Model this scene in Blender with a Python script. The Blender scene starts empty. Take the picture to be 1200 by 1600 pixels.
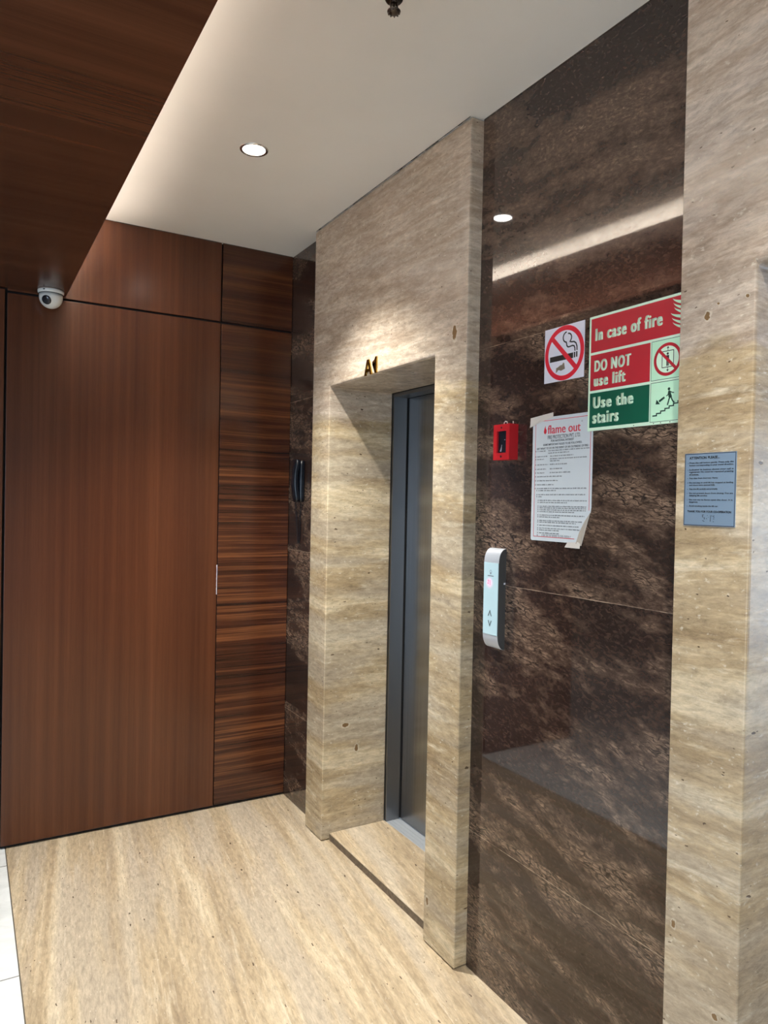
import bpy, bmesh, math, random
from mathutils import Vector, Matrix, noise as mnoise

random.seed(7)
C = bpy.context.scene.collection
scene = bpy.context.scene
R = math.radians

# ------------------------------------------------------------------ camera
H = 2.8226          # white ceiling
ZS = 2.4423         # wood soffit underside
YB = 3.5408         # wood wall
XS = -1.0914        # soffit edge
cam_d = bpy.data.cameras.new('camera')
cam = bpy.data.objects.new('camera', cam_d); C.objects.link(cam)
cam_d.sensor_fit = 'VERTICAL'; cam_d.sensor_height = 32.0
cam_d.lens = 32.0 * 1131.81 / 1600.0
cam_d.clip_start = 0.02
r_ = Vector((0.8652218, -0.50099177, 0.0199621)); u_ = Vector((-0.01074465, 0.02127765, 0.99971587)); f_ = Vector((0.50127417, 0.86519044, -0.01302691))
cam.matrix_world = Matrix(((r_.x, u_.x, -f_.x, -1.4739), (r_.y, u_.y, -f_.y, 0), (r_.z, u_.z, -f_.z, 1.55), (0, 0, 0, 1)))
scene.camera = cam

# ------------------------------------------------------------------ view, world, lights
vs = scene.view_settings
vs.view_transform = 'Standard'; vs.look = 'None'; vs.gamma = 1.0; vs.use_curve_mapping = False
vs.exposure = 0.17
scene.cycles.max_bounces = 10; scene.cycles.diffuse_bounces = 6; scene.cycles.glossy_bounces = 6
scene.cycles.sample_clamp_indirect = 6.0
w = bpy.data.worlds.new('world'); scene.world = w; w.use_nodes = True
w.node_tree.nodes['Background'].inputs[0].default_value = (0.62, 0.80, 1.0, 1)
w.node_tree.nodes['Background'].inputs[1].default_value = 9.0

def spot(name, loc, watt, size, blend, col, rad=0.03):
    d = bpy.data.lights.new(name, 'SPOT'); d.energy = watt; d.spot_size = R(size); d.spot_blend = blend
    d.color = col; d.shadow_soft_size = rad
    o = bpy.data.objects.new(name, d); C.objects.link(o); o.location = loc
    return o
def area(name, loc, rot, sx, sy, watt, col, spread=180):
    d = bpy.data.lights.new(name, 'AREA'); d.shape = 'RECTANGLE'; d.size = sx; d.size_y = sy; d.energy = watt; d.color = col
    d.spread = R(spread)
    o = bpy.data.objects.new(name, d); C.objects.link(o); o.location = loc; o.rotation_euler = rot
    return o
NEUTRAL = (1.0, 0.975, 0.93); WARM = (1.0, 0.87, 0.74); COOL = (0.92, 0.97, 1.0)
DL_X = -0.577
DL_W = 375
# downlights along the lifts (the first one is in view, with its fitting below)
for yy, k in ((2.5423, 1.0), (0.507, 0.5), (-1.53, 0.7)):
    spot('downlight_beam', (DL_X, yy, H - 0.012), DL_W * k, 102, 1.0, NEUTRAL, 0.035)
# LED cove on top of the wood soffit
area('cove_light', (-1.345, 0.0, 2.50), (math.pi, 0, R(-4.3)), 0.03, 7.0, 290, WARM, 50)
area('cove_light', (-1.345, 0.0, 2.50), (math.pi, 0, R(-4.3)), 0.03, 7.0, 20, WARM, 110)
# unseen lamps added under the wood soffit as cool fill for the hall
for xx, yy in ((-2.1, 1.9), (-2.1, -0.6), (-3.7, 1.9), (-3.7, -0.6), (-3.2, 5.2)):
    spot('hall_fill', (xx, yy, ZS - 0.012), 46, 120, 1.0, COOL, 0.05)
pt = area('window_portal', (-4.98, -2.0, 1.25), (0, R(-90), 0), 2.3, 2.8, 0, (1, 1, 1)); pt.data.cycles.is_portal = True

# ------------------------------------------------------------------ node helpers
class NT:
    def __init__(s, name):
        s.m = bpy.data.materials.new(name); s.m.use_nodes = True
        s.t = s.m.node_tree; s.t.nodes.clear()
        s.out = s.t.nodes.new('ShaderNodeOutputMaterial')
        s.b = s.t.nodes.new('ShaderNodeBsdfPrincipled'); s.t.links.new(s.b.outputs[0], s.out.inputs[0])
    def set(s, node, key, val):
        i = node.inputs[key]
        if isinstance(val, bpy.types.NodeSocket): s.t.links.new(val, i)
        else:
            if isinstance(val, tuple) and len(val) == 3 and i.type == 'RGBA': val = val + (1,)
            i.default_value = val
    def P(s, **k):
        for a, v in k.items(): s.set(s.b, a.replace('_', ' '), v)
        return s
    def n(s, typ, ins=None, **props):
        nd = s.t.nodes.new('ShaderNode' + typ)
        for a, v in props.items(): setattr(nd, a, v)
        for a, v in (ins or {}).items(): s.set(nd, a, v)
        return nd
    def obj(s): return s.n('TexCoord').outputs['Object']
    def sep(s, v):
        q = s.n('SeparateXYZ', {0: v}); return q.outputs
    def comb(s, x, y, z): return s.n('CombineXYZ', {0: x, 1: y, 2: z}).outputs[0]
    def map(s, v, scale=(1, 1, 1), rot=(0, 0, 0), loc=(0, 0, 0)):
        return s.n('Mapping', {'Vector': v, 'Scale': scale, 'Rotation': rot, 'Location': loc}).outputs[0]
    def noise(s, v, scale=1, det=4, rough=0.55, dist=0.0):
        return s.n('TexNoise', {'Vector': v, 'Scale': scale, 'Detail': det, 'Roughness': rough, 'Distortion': dist}).outputs['Fac']
    def vor(s, v, scale=1, feature='F1'):
        return s.n('TexVoronoi', {'Vector': v, 'Scale': scale}, feature=feature)
    def ramp(s, fac, stops, interp='LINEAR'):
        nd = s.n('ValToRGB', {0: fac}); cr = nd.color_ramp; cr.interpolation = interp
        while len(cr.elements) < len(stops): cr.elements.new(0.5)
        for e, (p, c) in zip(cr.elements, stops):
            e.position = p; e.color = (c, c, c, 1) if not isinstance(c, tuple) else c + (1,)
        return nd.outputs[0]
    def math(s, op, a, b=0.0, c=0.0, clamp=False):
        nd = s.n('Math', {0: a, 1: b, 2: c}, operation=op); nd.use_clamp = clamp
        return nd.outputs[0]
    def mix(s, fac, a, b, blend='MIX'):
        nd = s.n('Mix', data_type='RGBA', blend_type=blend)
        s.set(nd, 0, fac); s.set(nd, 6, a); s.set(nd, 7, b)
        return nd.outputs[2]
    def step(s, v, lo, hi):
        return s.n('MapRange', {'Value': v, 'From Min': lo, 'From Max': hi, 'To Min': 0.0, 'To Max': 1.0}, interpolation_type='SMOOTHSTEP').outputs[0]
    def bump(s, h, strength=0.2, dist=0.002):
        s.set(s.b, 'Normal', s.n('Bump', {'Height': h, 'Strength': strength, 'Distance': dist}).outputs[0]); return s

def flat(name, col, rough=0.5, metal=0.0, spec=0.5, **k):
    q = NT(name); q.P(Base_Color=col, Roughness=rough, Metallic=metal)
    q.b.inputs['Specular IOR Level'].default_value = spec
    for a, v in k.items(): q.set(q.b, a.replace('_', ' '), v)
    return q.m
def glow(name, col, strength, base=(0.8, 0.8, 0.8)):
    q = NT(name); q.P(Base_Color=base, Roughness=0.4, Emission_Color=col, Emission_Strength=strength)
    return q.m

def travertine(name, along=(1.0, 1.0, 7.0), tilt=(0, 0, 0), tint=(1, 1, 1), pits=(), split=None, rough=0.14, gain=1.0, holes=0.76, soft=0.0, ior=1.5, greys=0.55):
    q = NT(name); o = q.obj()
    v = q.map(o, rot=tilt)
    bands = q.noise(q.map(v, along), 1.1, 9, 0.66, 0.7)
    thin = q.noise(q.map(v, tuple(a * 4.5 for a in along), loc=(3, 5, 1)), 1.0, 7, 0.7, 0.5)
    col = q.ramp(bands, [(0.30, (0.225, 0.155, 0.088)), (0.42, (0.34, 0.250, 0.148)), (0.52, (0.45, 0.345, 0.215)), (0.63, (0.62, 0.515, 0.360)), (0.78, (0.39, 0.315, 0.225))])
    col = q.mix(q.math('MULTIPLY', q.step(thin, 0.52, 0.74), 0.85), col, (0.68, 0.59, 0.45))
    col = q.mix(q.math('MULTIPLY', q.step(thin, 0.48, 0.28), 0.55), col, (0.23, 0.165, 0.105))
    grey = q.noise(q.map(v, tuple(a * 0.6 + 0.25 for a in along), loc=(7, 2, 9)), 1.6, 3, 0.5)
    col = q.mix(q.math('MULTIPLY', q.step(grey, 0.44, 0.62), greys), col, (0.42, 0.365, 0.300))
    if split is not None:                                   # the slab above is a pinker, greyer one
        z = q.math('ADD', q.sep(o)[2], q.math('MULTIPLY', q.noise(q.map(v, (3, 3, 10)), 2.0, 4), 0.22))
        col = q.mix(q.math('MULTIPLY', q.step(z, split + 0.09, split + 0.15), 0.72), col, q.mix(q.step(thin, 0.30, 0.72), (0.345, 0.265, 0.212), (0.58, 0.490, 0.420)))
    if soft: col = q.mix(soft, col, (0.485, 0.405, 0.295))
    mott = q.noise(q.map(v, tuple(14 + 9 * a for a in along)), 1.0, 8, 0.80, 0.35)
    col = q.mix(1.0, col, q.ramp(mott, [(0.28, 0.55), (0.5, 1.0), (0.72, 1.40)]), 'MULTIPLY')
    spk = q.noise(q.map(v, tuple(45 + 6 * a for a in along), loc=(1, 8, 4)), 1.0, 3, 0.6)
    col = q.mix(q.math('MULTIPLY', q.step(spk, 0.62, 0.74), 0.6), col, (0.72, 0.65, 0.53))
    vv = q.n('VectorMath', {0: v, 1: q.n('VectorMath', {0: q.n('TexNoise', {'Vector': v, 'Scale': 60.0, 'Detail': 2.0}).outputs['Color'], 3: 0.012}, operation='SCALE').outputs[0]}, operation='ADD').outputs[0]
    m1 = tuple(min(26.0, 8 + 2.2 * a) for a in along)
    vo = q.vor(q.map(vv, m1), 1.6)
    rnd = q.sep(vo.outputs['Color'])
    pit = q.math('MULTIPLY', q.step(vo.outputs['Distance'], 0.15, 0.10), q.math('GREATER_THAN', rnd[0], holes))
    vo2 = q.vor(q.map(vv, tuple(a * 2.4 for a in m1), loc=(4, 4, 4)), 1.6)
    pit2 = q.math('MULTIPLY', q.step(vo2.outputs['Distance'], 0.17, 0.11), q.math('GREATER_THAN', q.sep(vo2.outputs['Color'])[1], 0.90))
    pit = q.math('MAXIMUM', pit, pit2)
    col = q.mix(q.math('MULTIPLY', pit, 0.9), col, (0.07, 0.042, 0.024))
    jit = q.n('VectorMath', {0: q.n('TexNoise', {'Vector': o, 'Scale': 70.0, 'Detail': 2.0}).outputs['Color'], 1: (0.5, 0.5, 0.5)}, operation='SUBTRACT').outputs[0]
    ov = q.n('VectorMath', {0: o, 1: q.n('VectorMath', {0: jit, 3: 0.014}, operation='SCALE').outputs[0]}, operation='ADD').outputs[0]
    for px, py, pz, rr, el in pits:                         # the larger voids in the stone
        d = q.n('VectorMath', {0: q.map(ov, (1 / rr, 1 / rr, 1 / (rr * el)), loc=(-px / rr, -py / rr, -pz / (rr * el)))}, operation='LENGTH').outputs['Value']
        hole = q.step(d, 1.05, 0.80)
        rim = q.math('MULTIPLY', q.step(d, 1.5, 1.0), 0.45)
        col = q.mix(rim, col, (0.70, 0.62, 0.50))
        col = q.mix(hole, col, (0.19, 0.115, 0.055))
        pit = q.math('MAXIMUM', pit, hole)
    col = q.mix(1.0, col, tuple(t * gain for t in tint), 'MULTIPLY')
    q.P(Base_Color=col, Roughness=q.math('ADD', rough, q.math('MULTIPLY', mott, 0.12)))
    h = q.math('SUBTRACT', q.math('MULTIPLY', mott, 0.15), pit)
    q.b.inputs['IOR'].default_value = ior
    q.bump(h, 0.35, 0.002)
    return q.m

def brown_marble(name):
    q = NT(name); o = q.obj(); x, y, z = q.sep(o)
    slab = q.math('FLOOR', q.math('DIVIDE', q.math('ADD', z, 0.303), 0.80))
    p = q.comb(q.math('MULTIPLY', slab, 3.7), y, z)
    p = q.map(p, rot=(R(-9), 0, 0))
    def warp(v, sc, amt, det=3.0):
        c = q.n('TexNoise', {'Vector': q.map(v, sc), 'Scale': 1.0, 'Detail': det}).outputs['Color']
        c = q.n('VectorMath', {0: c, 1: (0.5, 0.5, 0.5)}, operation='SUBTRACT').outputs[0]
        return q.n('VectorMath', {0: v, 1: q.n('VectorMath', {0: c, 1: (amt, amt, amt)}, operation='MULTIPLY').outputs[0]}, operation='ADD').outputs[0]
    pw = warp(p, (1, 2.0, 3.0), 0.12)
    big = q.noise(q.map(pw, (1, 1.5, 5.2)), 1.25, 4, 0.55, 0.2)
    brk = q.noise(q.map(pw, (1, 16, 34), loc=(4, 2, 6)), 1.0, 4, 0.6)
    pm = q.math('ADD', big, q.math('MULTIPLY', q.math('SUBTRACT', brk, 0.5), 0.36))
    calm = q.math('SUBTRACT', 1.0, q.math('MULTIPLY', q.math('GREATER_THAN', z, 2.062), 0.55))
    patch = q.math('MULTIPLY', q.step(pm, 0.465, 0.625), calm)
    pc = warp(warp(p, (1, 8, 16), 0.034), (1, 38, 70), 0.016, 3.0)
    vo = q.vor(q.map(pc, (1, 21, 116)), 1.0, 'DISTANCE_TO_EDGE').outputs['Distance']
    vc = q.sep(q.vor(q.map(pc, (1, 21, 116)), 1.0).outputs['Color'])
    vo2 = q.vor(q.map(pc, (2, 24, 150), loc=(3, 3, 3)), 1.0, 'DISTANCE_TO_EDGE').outputs['Distance']
    crack = q.math('MAXIMUM', q.step(vo, 0.12, 0.03), q.math('MULTIPLY', q.step(vo2, 0.10, 0.02), 0.6))
    grain = q.noise(q.map(pc, (1, 60, 130)), 1.0, 4, 0.7)
    lum = q.math('ADD', q.math('MULTIPLY', q.step(grain, 0.36, 0.68), 0.65), q.math('MULTIPLY', vc[0], 0.45))
    base = q.mix(q.step(big, 0.30, 0.55), (0.0150, 0.0080, 0.0068), (0.0330, 0.0185, 0.0140))
    base = q.mix(q.math('MULTIPLY', q.step(grain, 0.42, 0.72), 0.6), base, (0.080, 0.049, 0.036))
    col = q.mix(q.math('MULTIPLY', patch, q.math('ADD', 0.22, q.math('MULTIPLY', lum, 0.62))), base, (0.300, 0.205, 0.142))
    hi = q.math('MULTIPLY', q.math('MULTIPLY', q.step(pm, 0.56, 0.70), q.step(grain, 0.55, 0.75)), 0.55)
    col = q.mix(hi, col, (0.46, 0.35, 0.26))
    col = q.mix(q.math('MULTIPLY', crack, q.math('MULTIPLY', calm, q.math('ADD', 0.16, q.math('MULTIPLY', patch, 0.72)))), col, (0.0125, 0.0070, 0.0055))
    for c in (0.462, 1.297, 2.062):                          # joints between the slabs
        m = q.math('LESS_THAN', q.math('ABSOLUTE', q.math('SUBTRACT', z, c)), 0.0011)
        col = q.mix(q.math('MULTIPLY', m, q.step(brk, 0.30, 0.60)), col, (0.34, 0.26, 0.19))
    q.P(Base_Color=col, Roughness=0.035, IOR=1.60)
    return q.m

def wood(name, axis, freq, dark, mid, light, contrast, rough, wav=0.0, fade=False):
    """ribbon veneer: fine lines running along one axis"""
    q = NT(name); o = q.obj()
    long = 0.012
    sc = lambda k: tuple(k * (long if i == axis else 1.0) for i in range(3))
    if wav:
        wn = q.n('TexNoise', {'Vector': q.map(o, (2.2, 2.2, 2.2)), 'Scale': 1.0, 'Detail': 2.0}).outputs['Color']
        o2 = q.n('VectorMath', {0: o, 1: q.n('VectorMath', {0: wn, 3: wav}, operation='SCALE').outputs[0]}, operation='ADD').outputs[0]
    else: o2 = o
    broad = q.noise(q.map(o2, sc(freq * 0.16)), 1, 2, 0.5)
    rib = q.noise(q.map(o2, sc(freq), loc=(3, 1, 7)), 1, 2, 0.55)
    thin = q.noise(q.map(o2, sc(freq * 3.1), loc=(8, 4, 2)), 1, 2, 0.55)
    fib = q.noise(q.map(o2, tuple(c * (2.5 if i == axis else 1) for i, c in enumerate(sc(freq * 14))), loc=(1, 9, 2)), 1, 2, 0.6)
    amp = contrast
    r2 = q.math('ADD', q.math('MULTIPLY', q.math('SUBTRACT', rib, 0.5), 0.9), q.math('MULTIPLY', q.math('SUBTRACT', thin, 0.5), 0.38))
    if fade:
        z = q.sep(q.obj())[2]
        k = q.math('ADD', 0.45, q.math('MULTIPLY', q.math('SUBTRACT', 1.0, q.step(z, 1.55, 2.2)), 0.55))
        r2 = q.math('MULTIPLY', r2, k)
    f = q.math('ADD', q.math('MULTIPLY', r2, amp), q.math('ADD', q.math('MULTIPLY', q.math('SUBTRACT', broad, 0.5), 0.9), q.math('MULTIPLY', q.math('SUBTRACT', fib, 0.5), 0.22)))
    col = q.ramp(q.math('ADD', f, 0.5, clamp=True), [(0.05, dark), (0.5, mid), (0.92, light)])
    q.P(Base_Color=col, Roughness=q.math('ADD', rough, q.math('MULTIPLY', thin, 0.05)))
    return q.m

M = {}
M['trav1'] = travertine('travertine_portal', pits=((-0.051, 2.006, 2.127, 0.012, 2.2), (0.063, 2.968, 0.517, 0.017, 0.6), (0.122, 2.968, 0.404, 0.011, 1.5), (-0.051, 2.10, 0.15, 0.008, 2.0)), split=1.93, tilt=(R(-3), 0, 0), tint=(1.0, 1.01, 0.97))
M['trav2'] = travertine('travertine_second_portal', pits=((-0.051, 1.04, 1.978, 0.0075, 1.4), (-0.051, 0.946, 2.001, 0.006, 0.8), (-0.051, 1.014, 2.0, 0.004, 0.8), (-0.051, 1.089, 0.593, 0.006, 1.8), (-0.051, 0.978, 0.446, 0.007, 1.0)), split=1.89, tilt=(R(4), 0, 0), tint=(1.0, 1.0, 0.98), rough=0.07, ior=1.6)
M['floor'] = travertine('travertine_floor', along=(9.0, 0.55, 1.0), tilt=(0, 0, R(7)), rough=0.30, holes=0.87, gain=1.0, tint=(1.0, 0.995, 0.97), soft=0.28, greys=0.65)
M['marble'] = brown_marble('polished_brown_marble')
M['wood_v'] = wood('mahogany_vertical', 2, 26, (0.034, 0.0105, 0.0050), (0.084, 0.0262, 0.0110), (0.140, 0.048, 0.0195), 0.72, 0.20)
M['wood_h'] = wood('mahogany_ribbon', 0, 62, (0.013, 0.0045, 0.0030), (0.058, 0.0180, 0.0085), (0.175, 0.062, 0.0220), 1.7, 0.20, 0.016, True)
M['wood_s'] = wood('mahogany_soffit', 0, 14, (0.030, 0.0100, 0.0055), (0.078, 0.0270, 0.0128), (0.130, 0.049, 0.0230), 1.0, 0.23)
M['wood_d'] = wood('dark_mahogany', 1, 26, (0.010, 0.0038, 0.0025), (0.020, 0.0076, 0.0045), (0.030, 0.0115, 0.0065), 0.7, 0.35)
M['black'] = flat('groove_black', (0.006, 0.005, 0.005), 0.8)

q = NT('ceiling_plaster'); n_ = q.noise(q.obj(), 2.2, 4); q.P(Base_Color=q.ramp(n_, [(0.3, (0.84, 0.820, 0.775)), (0.7, (0.88, 0.860, 0.815))]), Roughness=0.85); M['plaster'] = q.m
q = NT('hall_plaster'); n_ = q.noise(q.obj(), 1.5, 3); q.P(Base_Color=q.ramp(n_, [(0.3, (0.62, 0.60, 0.57)), (0.7, (0.68, 0.66, 0.63))]), Roughness=0.8); M['hall'] = q.m
q = NT('white_floor_tile'); o_ = q.obj(); x_, y_, z_ = q.sep(o_)
v_ = q.noise(q.map(o_, (3, 6, 1)), 1.4, 6, 0.6, 0.8)
c_ = q.ramp(v_, [(0.35, (0.66, 0.68, 0.66)), (0.6, (0.80, 0.82, 0.80))])
jy = q.math('LESS_THAN', q.math('ABSOLUTE', q.math('SUBTRACT', q.math('MODULO', q.math('ADD', y_, 8.22), 0.8), 0.4)), 0.002)
jx = q.math('LESS_THAN', q.math('ABSOLUTE', q.math('SUBTRACT', q.math('MODULO', q.math('ADD', x_, 8.1), 0.8), 0.4)), 0.002)
c_ = q.mix(q.math('MAXIMUM', jy, jx), c_, (0.12, 0.11, 0.10)); q.P(Base_Color=c_, Roughness=0.08); M['tile'] = q.m
q = NT('brushed_steel'); n_ = q.noise(q.map(q.obj(), (220, 220, 1.2)), 1, 4, 0.6)
q.P(Base_Color=q.ramp(n_, [(0.3, (0.27, 0.268, 0.268)), (0.7, (0.36, 0.357, 0.354))]), Metallic=1.0, Roughness=q.math('ADD', 0.20, q.math('MULTIPLY', n_, 0.10))); M['steel'] = q.m
M['steel_bright'] = flat('satin_bright_steel', (0.46, 0.47, 0.49), 0.16, 1.0)  # door_2 leaf, brightened to throw bluish window light onto its reveal
M['steel_frame'] = flat('dark_steel_frame', (0.22, 0.225, 0.235), 0.33, 1.0)
M['sill'] = flat('aluminium_sill', (0.46, 0.49, 0.52), 0.35, 0.35)
M['gap'] = flat('dark_filler', (0.045, 0.035, 0.028), 0.9)
M['grout'] = flat('dark_grout', (0.10, 0.085, 0.065), 0.8)
q = NT('dark_stone_edge'); n_ = q.noise(q.obj(), 60, 5, 0.7); q.P(Base_Color=q.ramp(n_, [(0.3, (0.095, 0.068, 0.043)), (0.7, (0.20, 0.15, 0.10))]), Roughness=0.8); M['dark_edge'] = q.m
M['chrome'] = flat('chrome', (0.75, 0.75, 0.75), 0.12, 1.0)
M['lens'] = glow('led_lens', (1.0, 0.97, 0.92), 22.0)
M['white_plastic'] = flat('white_plastic', (0.78, 0.77, 0.73), 0.30)
M['black_glass'] = flat('black_glass', (0.008, 0.009, 0.014), 0.06)
M['black_plastic'] = flat('black_plastic', (0.004, 0.006, 0.010), 0.22)
M['dark_metal'] = flat('dark_bronze', (0.10, 0.085, 0.075), 0.28, 1.0)
M['gold'] = flat('gold_letter', (0.50, 0.33, 0.06), 0.14, 1.0)
M['red_box'] = flat('alarm_red', (0.44, 0.012, 0.018), 0.30)
M['red_sign'] = flat('sign_red', (0.46, 0.020, 0.034), 0.35)
M['green_sign'] = flat('sign_green', (0.002, 0.082, 0.047), 0.30)
M['phos'] = flat('pale_green_vinyl', (0.58, 0.90, 0.64), 0.35)
M['phos_border'] = flat('cream_green_vinyl', (0.72, 0.94, 0.72), 0.35)
M['ink'] = flat('black_ink', (0.008, 0.010, 0.010), 0.45)
M['ink_green'] = flat('dark_green_ink', (0.004, 0.035, 0.022), 0.45)
M['sign_white'] = flat('white_vinyl', (0.74, 0.74, 0.82), 0.35)
M['stop_red'] = flat('prohibition_red', (0.66, 0.018, 0.040), 0.35)
M['paper'] = flat('laminated_paper', (0.62, 0.67, 0.70), 0.22)
M['paper_back'] = flat('folded_paper_back', (0.42, 0.37, 0.31), 0.5)
M['paper_red'] = flat('paper_red_ink', (0.60, 0.022, 0.042), 0.4)
M['paper_ink'] = flat('paper_dark_ink', (0.11, 0.12, 0.13), 0.5)
M['tape'] = flat('masking_tape', (0.62, 0.58, 0.53), 0.5)
M['plate'] = flat('satin_steel_plate', (0.25, 0.35, 0.47), 0.36, 0.40)
M['alu'] = flat('silver_cap', (0.62, 0.66, 0.71), 0.32, 0.35)
M['panel_side'] = flat('panel_grey_side', (0.065, 0.066, 0.066), 0.4, 0.3)
M['panel_glass'] = flat('pale_blue_panel_glass', (0.68, 0.84, 0.87), 0.08)
M['stub'] = flat('torn_sticker', (0.19, 0.15, 0.11), 0.6)
M['window_glass'] = None

# ------------------------------------------------------------------ mesh helpers
class G:
    """collects prisms, rings, strokes and tubes into one mesh"""
    def __init__(s): s.bm = bmesh.new()
    def rect(s, x0, y0, x1, y1, z0, z1): return s.poly([(x0, y0), (x1, y0), (x1, y1), (x0, y1)], z0, z1)
    def box(s, x0, x1, y0, y1, z0, z1): return s.rect(min(x0, x1), min(y0, y1), max(x0, x1), max(y0, y1), z0, z1)
    def poly(s, pts, z0, z1):
        ar = sum(pts[i][0] * pts[(i + 1) % len(pts)][1] - pts[(i + 1) % len(pts)][0] * pts[i][1] for i in range(len(pts)))
        if ar < 0: pts = pts[::-1]
        lo = [s.bm.verts.new((p[0], p[1], z0)) for p in pts]; hi = [s.bm.verts.new((p[0], p[1], z1)) for p in pts]
        fs = [s.bm.faces.new(hi), s.bm.faces.new(lo[::-1])]
        k = len(pts)
        for i in range(k): s.bm.faces.new((lo[i], lo[(i + 1) % k], hi[(i + 1) % k], hi[i]))
        if k > 4: bmesh.ops.triangulate(s.bm, faces=fs)
        return s
    def disc(s, cx, cy, r, z0, z1, seg=32, ry=None):
        ry = ry or r
        return s.poly([(cx + r * math.cos(2 * math.pi * i / seg), cy + ry * math.sin(2 * math.pi * i / seg)) for i in range(seg)], z0, z1)
    def ring(s, cx, cy, r0, r1, z0, z1, seg=48):
        v = []
        for i in range(seg):
            a = 2 * math.pi * i / seg; c, d = math.cos(a), math.sin(a)
            v.append([s.bm.verts.new((cx + r * c, cy + r * d, z)) for r, z in ((r0, z0), (r1, z0), (r1, z1), (r0, z1))])
        for i in range(seg):
            a, b = v[i], v[(i + 1) % seg]
            for j in range(4): s.bm.faces.new((a[j], b[j], b[(j + 1) % 4], a[(j + 1) % 4])[::-1])
        return s
    def stroke(s, pts, wd, z0, z1):
        L, Rr = [], []
        for i, p in enumerate(pts):
            p = Vector(p); a = Vector(pts[max(0, i - 1)]); b = Vector(pts[min(len(pts) - 1, i + 1)])
            d1 = (p - a).normalized() if i else (b - p).normalized(); d2 = (b - p).normalized() if i < len(pts) - 1 else d1
            n1 = Vector((-d1.y, d1.x)); n2 = Vector((-d2.y, d2.x)); n = (n1 + n2).normalized(); k = min(1.6, 1 / max(0.3, n.dot(n1)))
            L.append(p + n * wd / 2 * k); Rr.append(p - n * wd / 2 * k)
        for i in range(len(pts) - 1): s.poly([tuple(Rr[i]), tuple(Rr[i + 1]), tuple(L[i + 1]), tuple(L[i])], z0, z1)
        return s
    def tube(s, pts, r, seg=8, cap=True):
        pts = [Vector(p) for p in pts]; rows = []; up = None
        for i, p in enumerate(pts):
            t = (pts[min(i + 1, len(pts) - 1)] - pts[max(i - 1, 0)]).normalized()
            if up is None: up = Vector((0, 0, 1)) if abs(t.z) < 0.9 else Vector((1, 0, 0))
            up = (up - t * up.dot(t)).normalized(); sd = t.cross(up)
            rr = r[i] if isinstance(r, (list, tuple)) else r
            rows.append([s.bm.verts.new(p + (up * math.cos(2 * math.pi * k / seg) + sd * math.sin(2 * math.pi * k / seg)) * rr) for k in range(seg)])
        for a, b in zip(rows, rows[1:]):
            for k in range(seg): s.bm.faces.new((a[k], a[(k + 1) % seg], b[(k + 1) % seg], b[k]))
        if cap: s.bm.faces.new(rows[0][::-1]); s.bm.faces.new(rows[-1])
        return s
    def lathe(s, prof, seg=32, cx=0, cy=0):
        rows = []
        for r, z in prof:
            if r < 1e-6: rows.append([s.bm.verts.new((cx, cy, z))])
            else: rows.append([s.bm.verts.new((cx + r * math.cos(2 * math.pi * k / seg), cy + r * math.sin(2 * math.pi * k / seg), z)) for k in range(seg)])
        for a, b in zip(rows, rows[1:]):
            for k in range(seg):
                k2 = (k + 1) % seg
                if len(a) == 1 and len(b) == 1: continue
                if len(a) == 1: s.bm.faces.new((a[0], b[k2], b[k]))
                elif len(b) == 1: s.bm.faces.new((a[k], a[k2], b[0]))
                else: s.bm.faces.new((a[k], a[k2], b[k2], b[k]))
        return s
    def build(s, name, mat, parent=None, bevel=0.0, smooth=False, segs=2, kind=None):
        bmesh.ops.recalc_face_normals(s.bm, faces=s.bm.faces)
        me = bpy.data.meshes.new(name); s.bm.to_mesh(me); s.bm.free()
        ob = bpy.data.objects.new(name, me); C.objects.link(ob); me.materials.append(mat)
        if parent: ob.parent = parent
        if bevel:
            b = ob.modifiers.new('bevel', 'BEVEL'); b.width = bevel; b.segments = segs; b.limit_method = 'ANGLE'; b.angle_limit = R(40)
        if smooth:
            for p in me.polygons: p.use_smooth = True
        if kind: ob['kind'] = kind
        return ob

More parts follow.
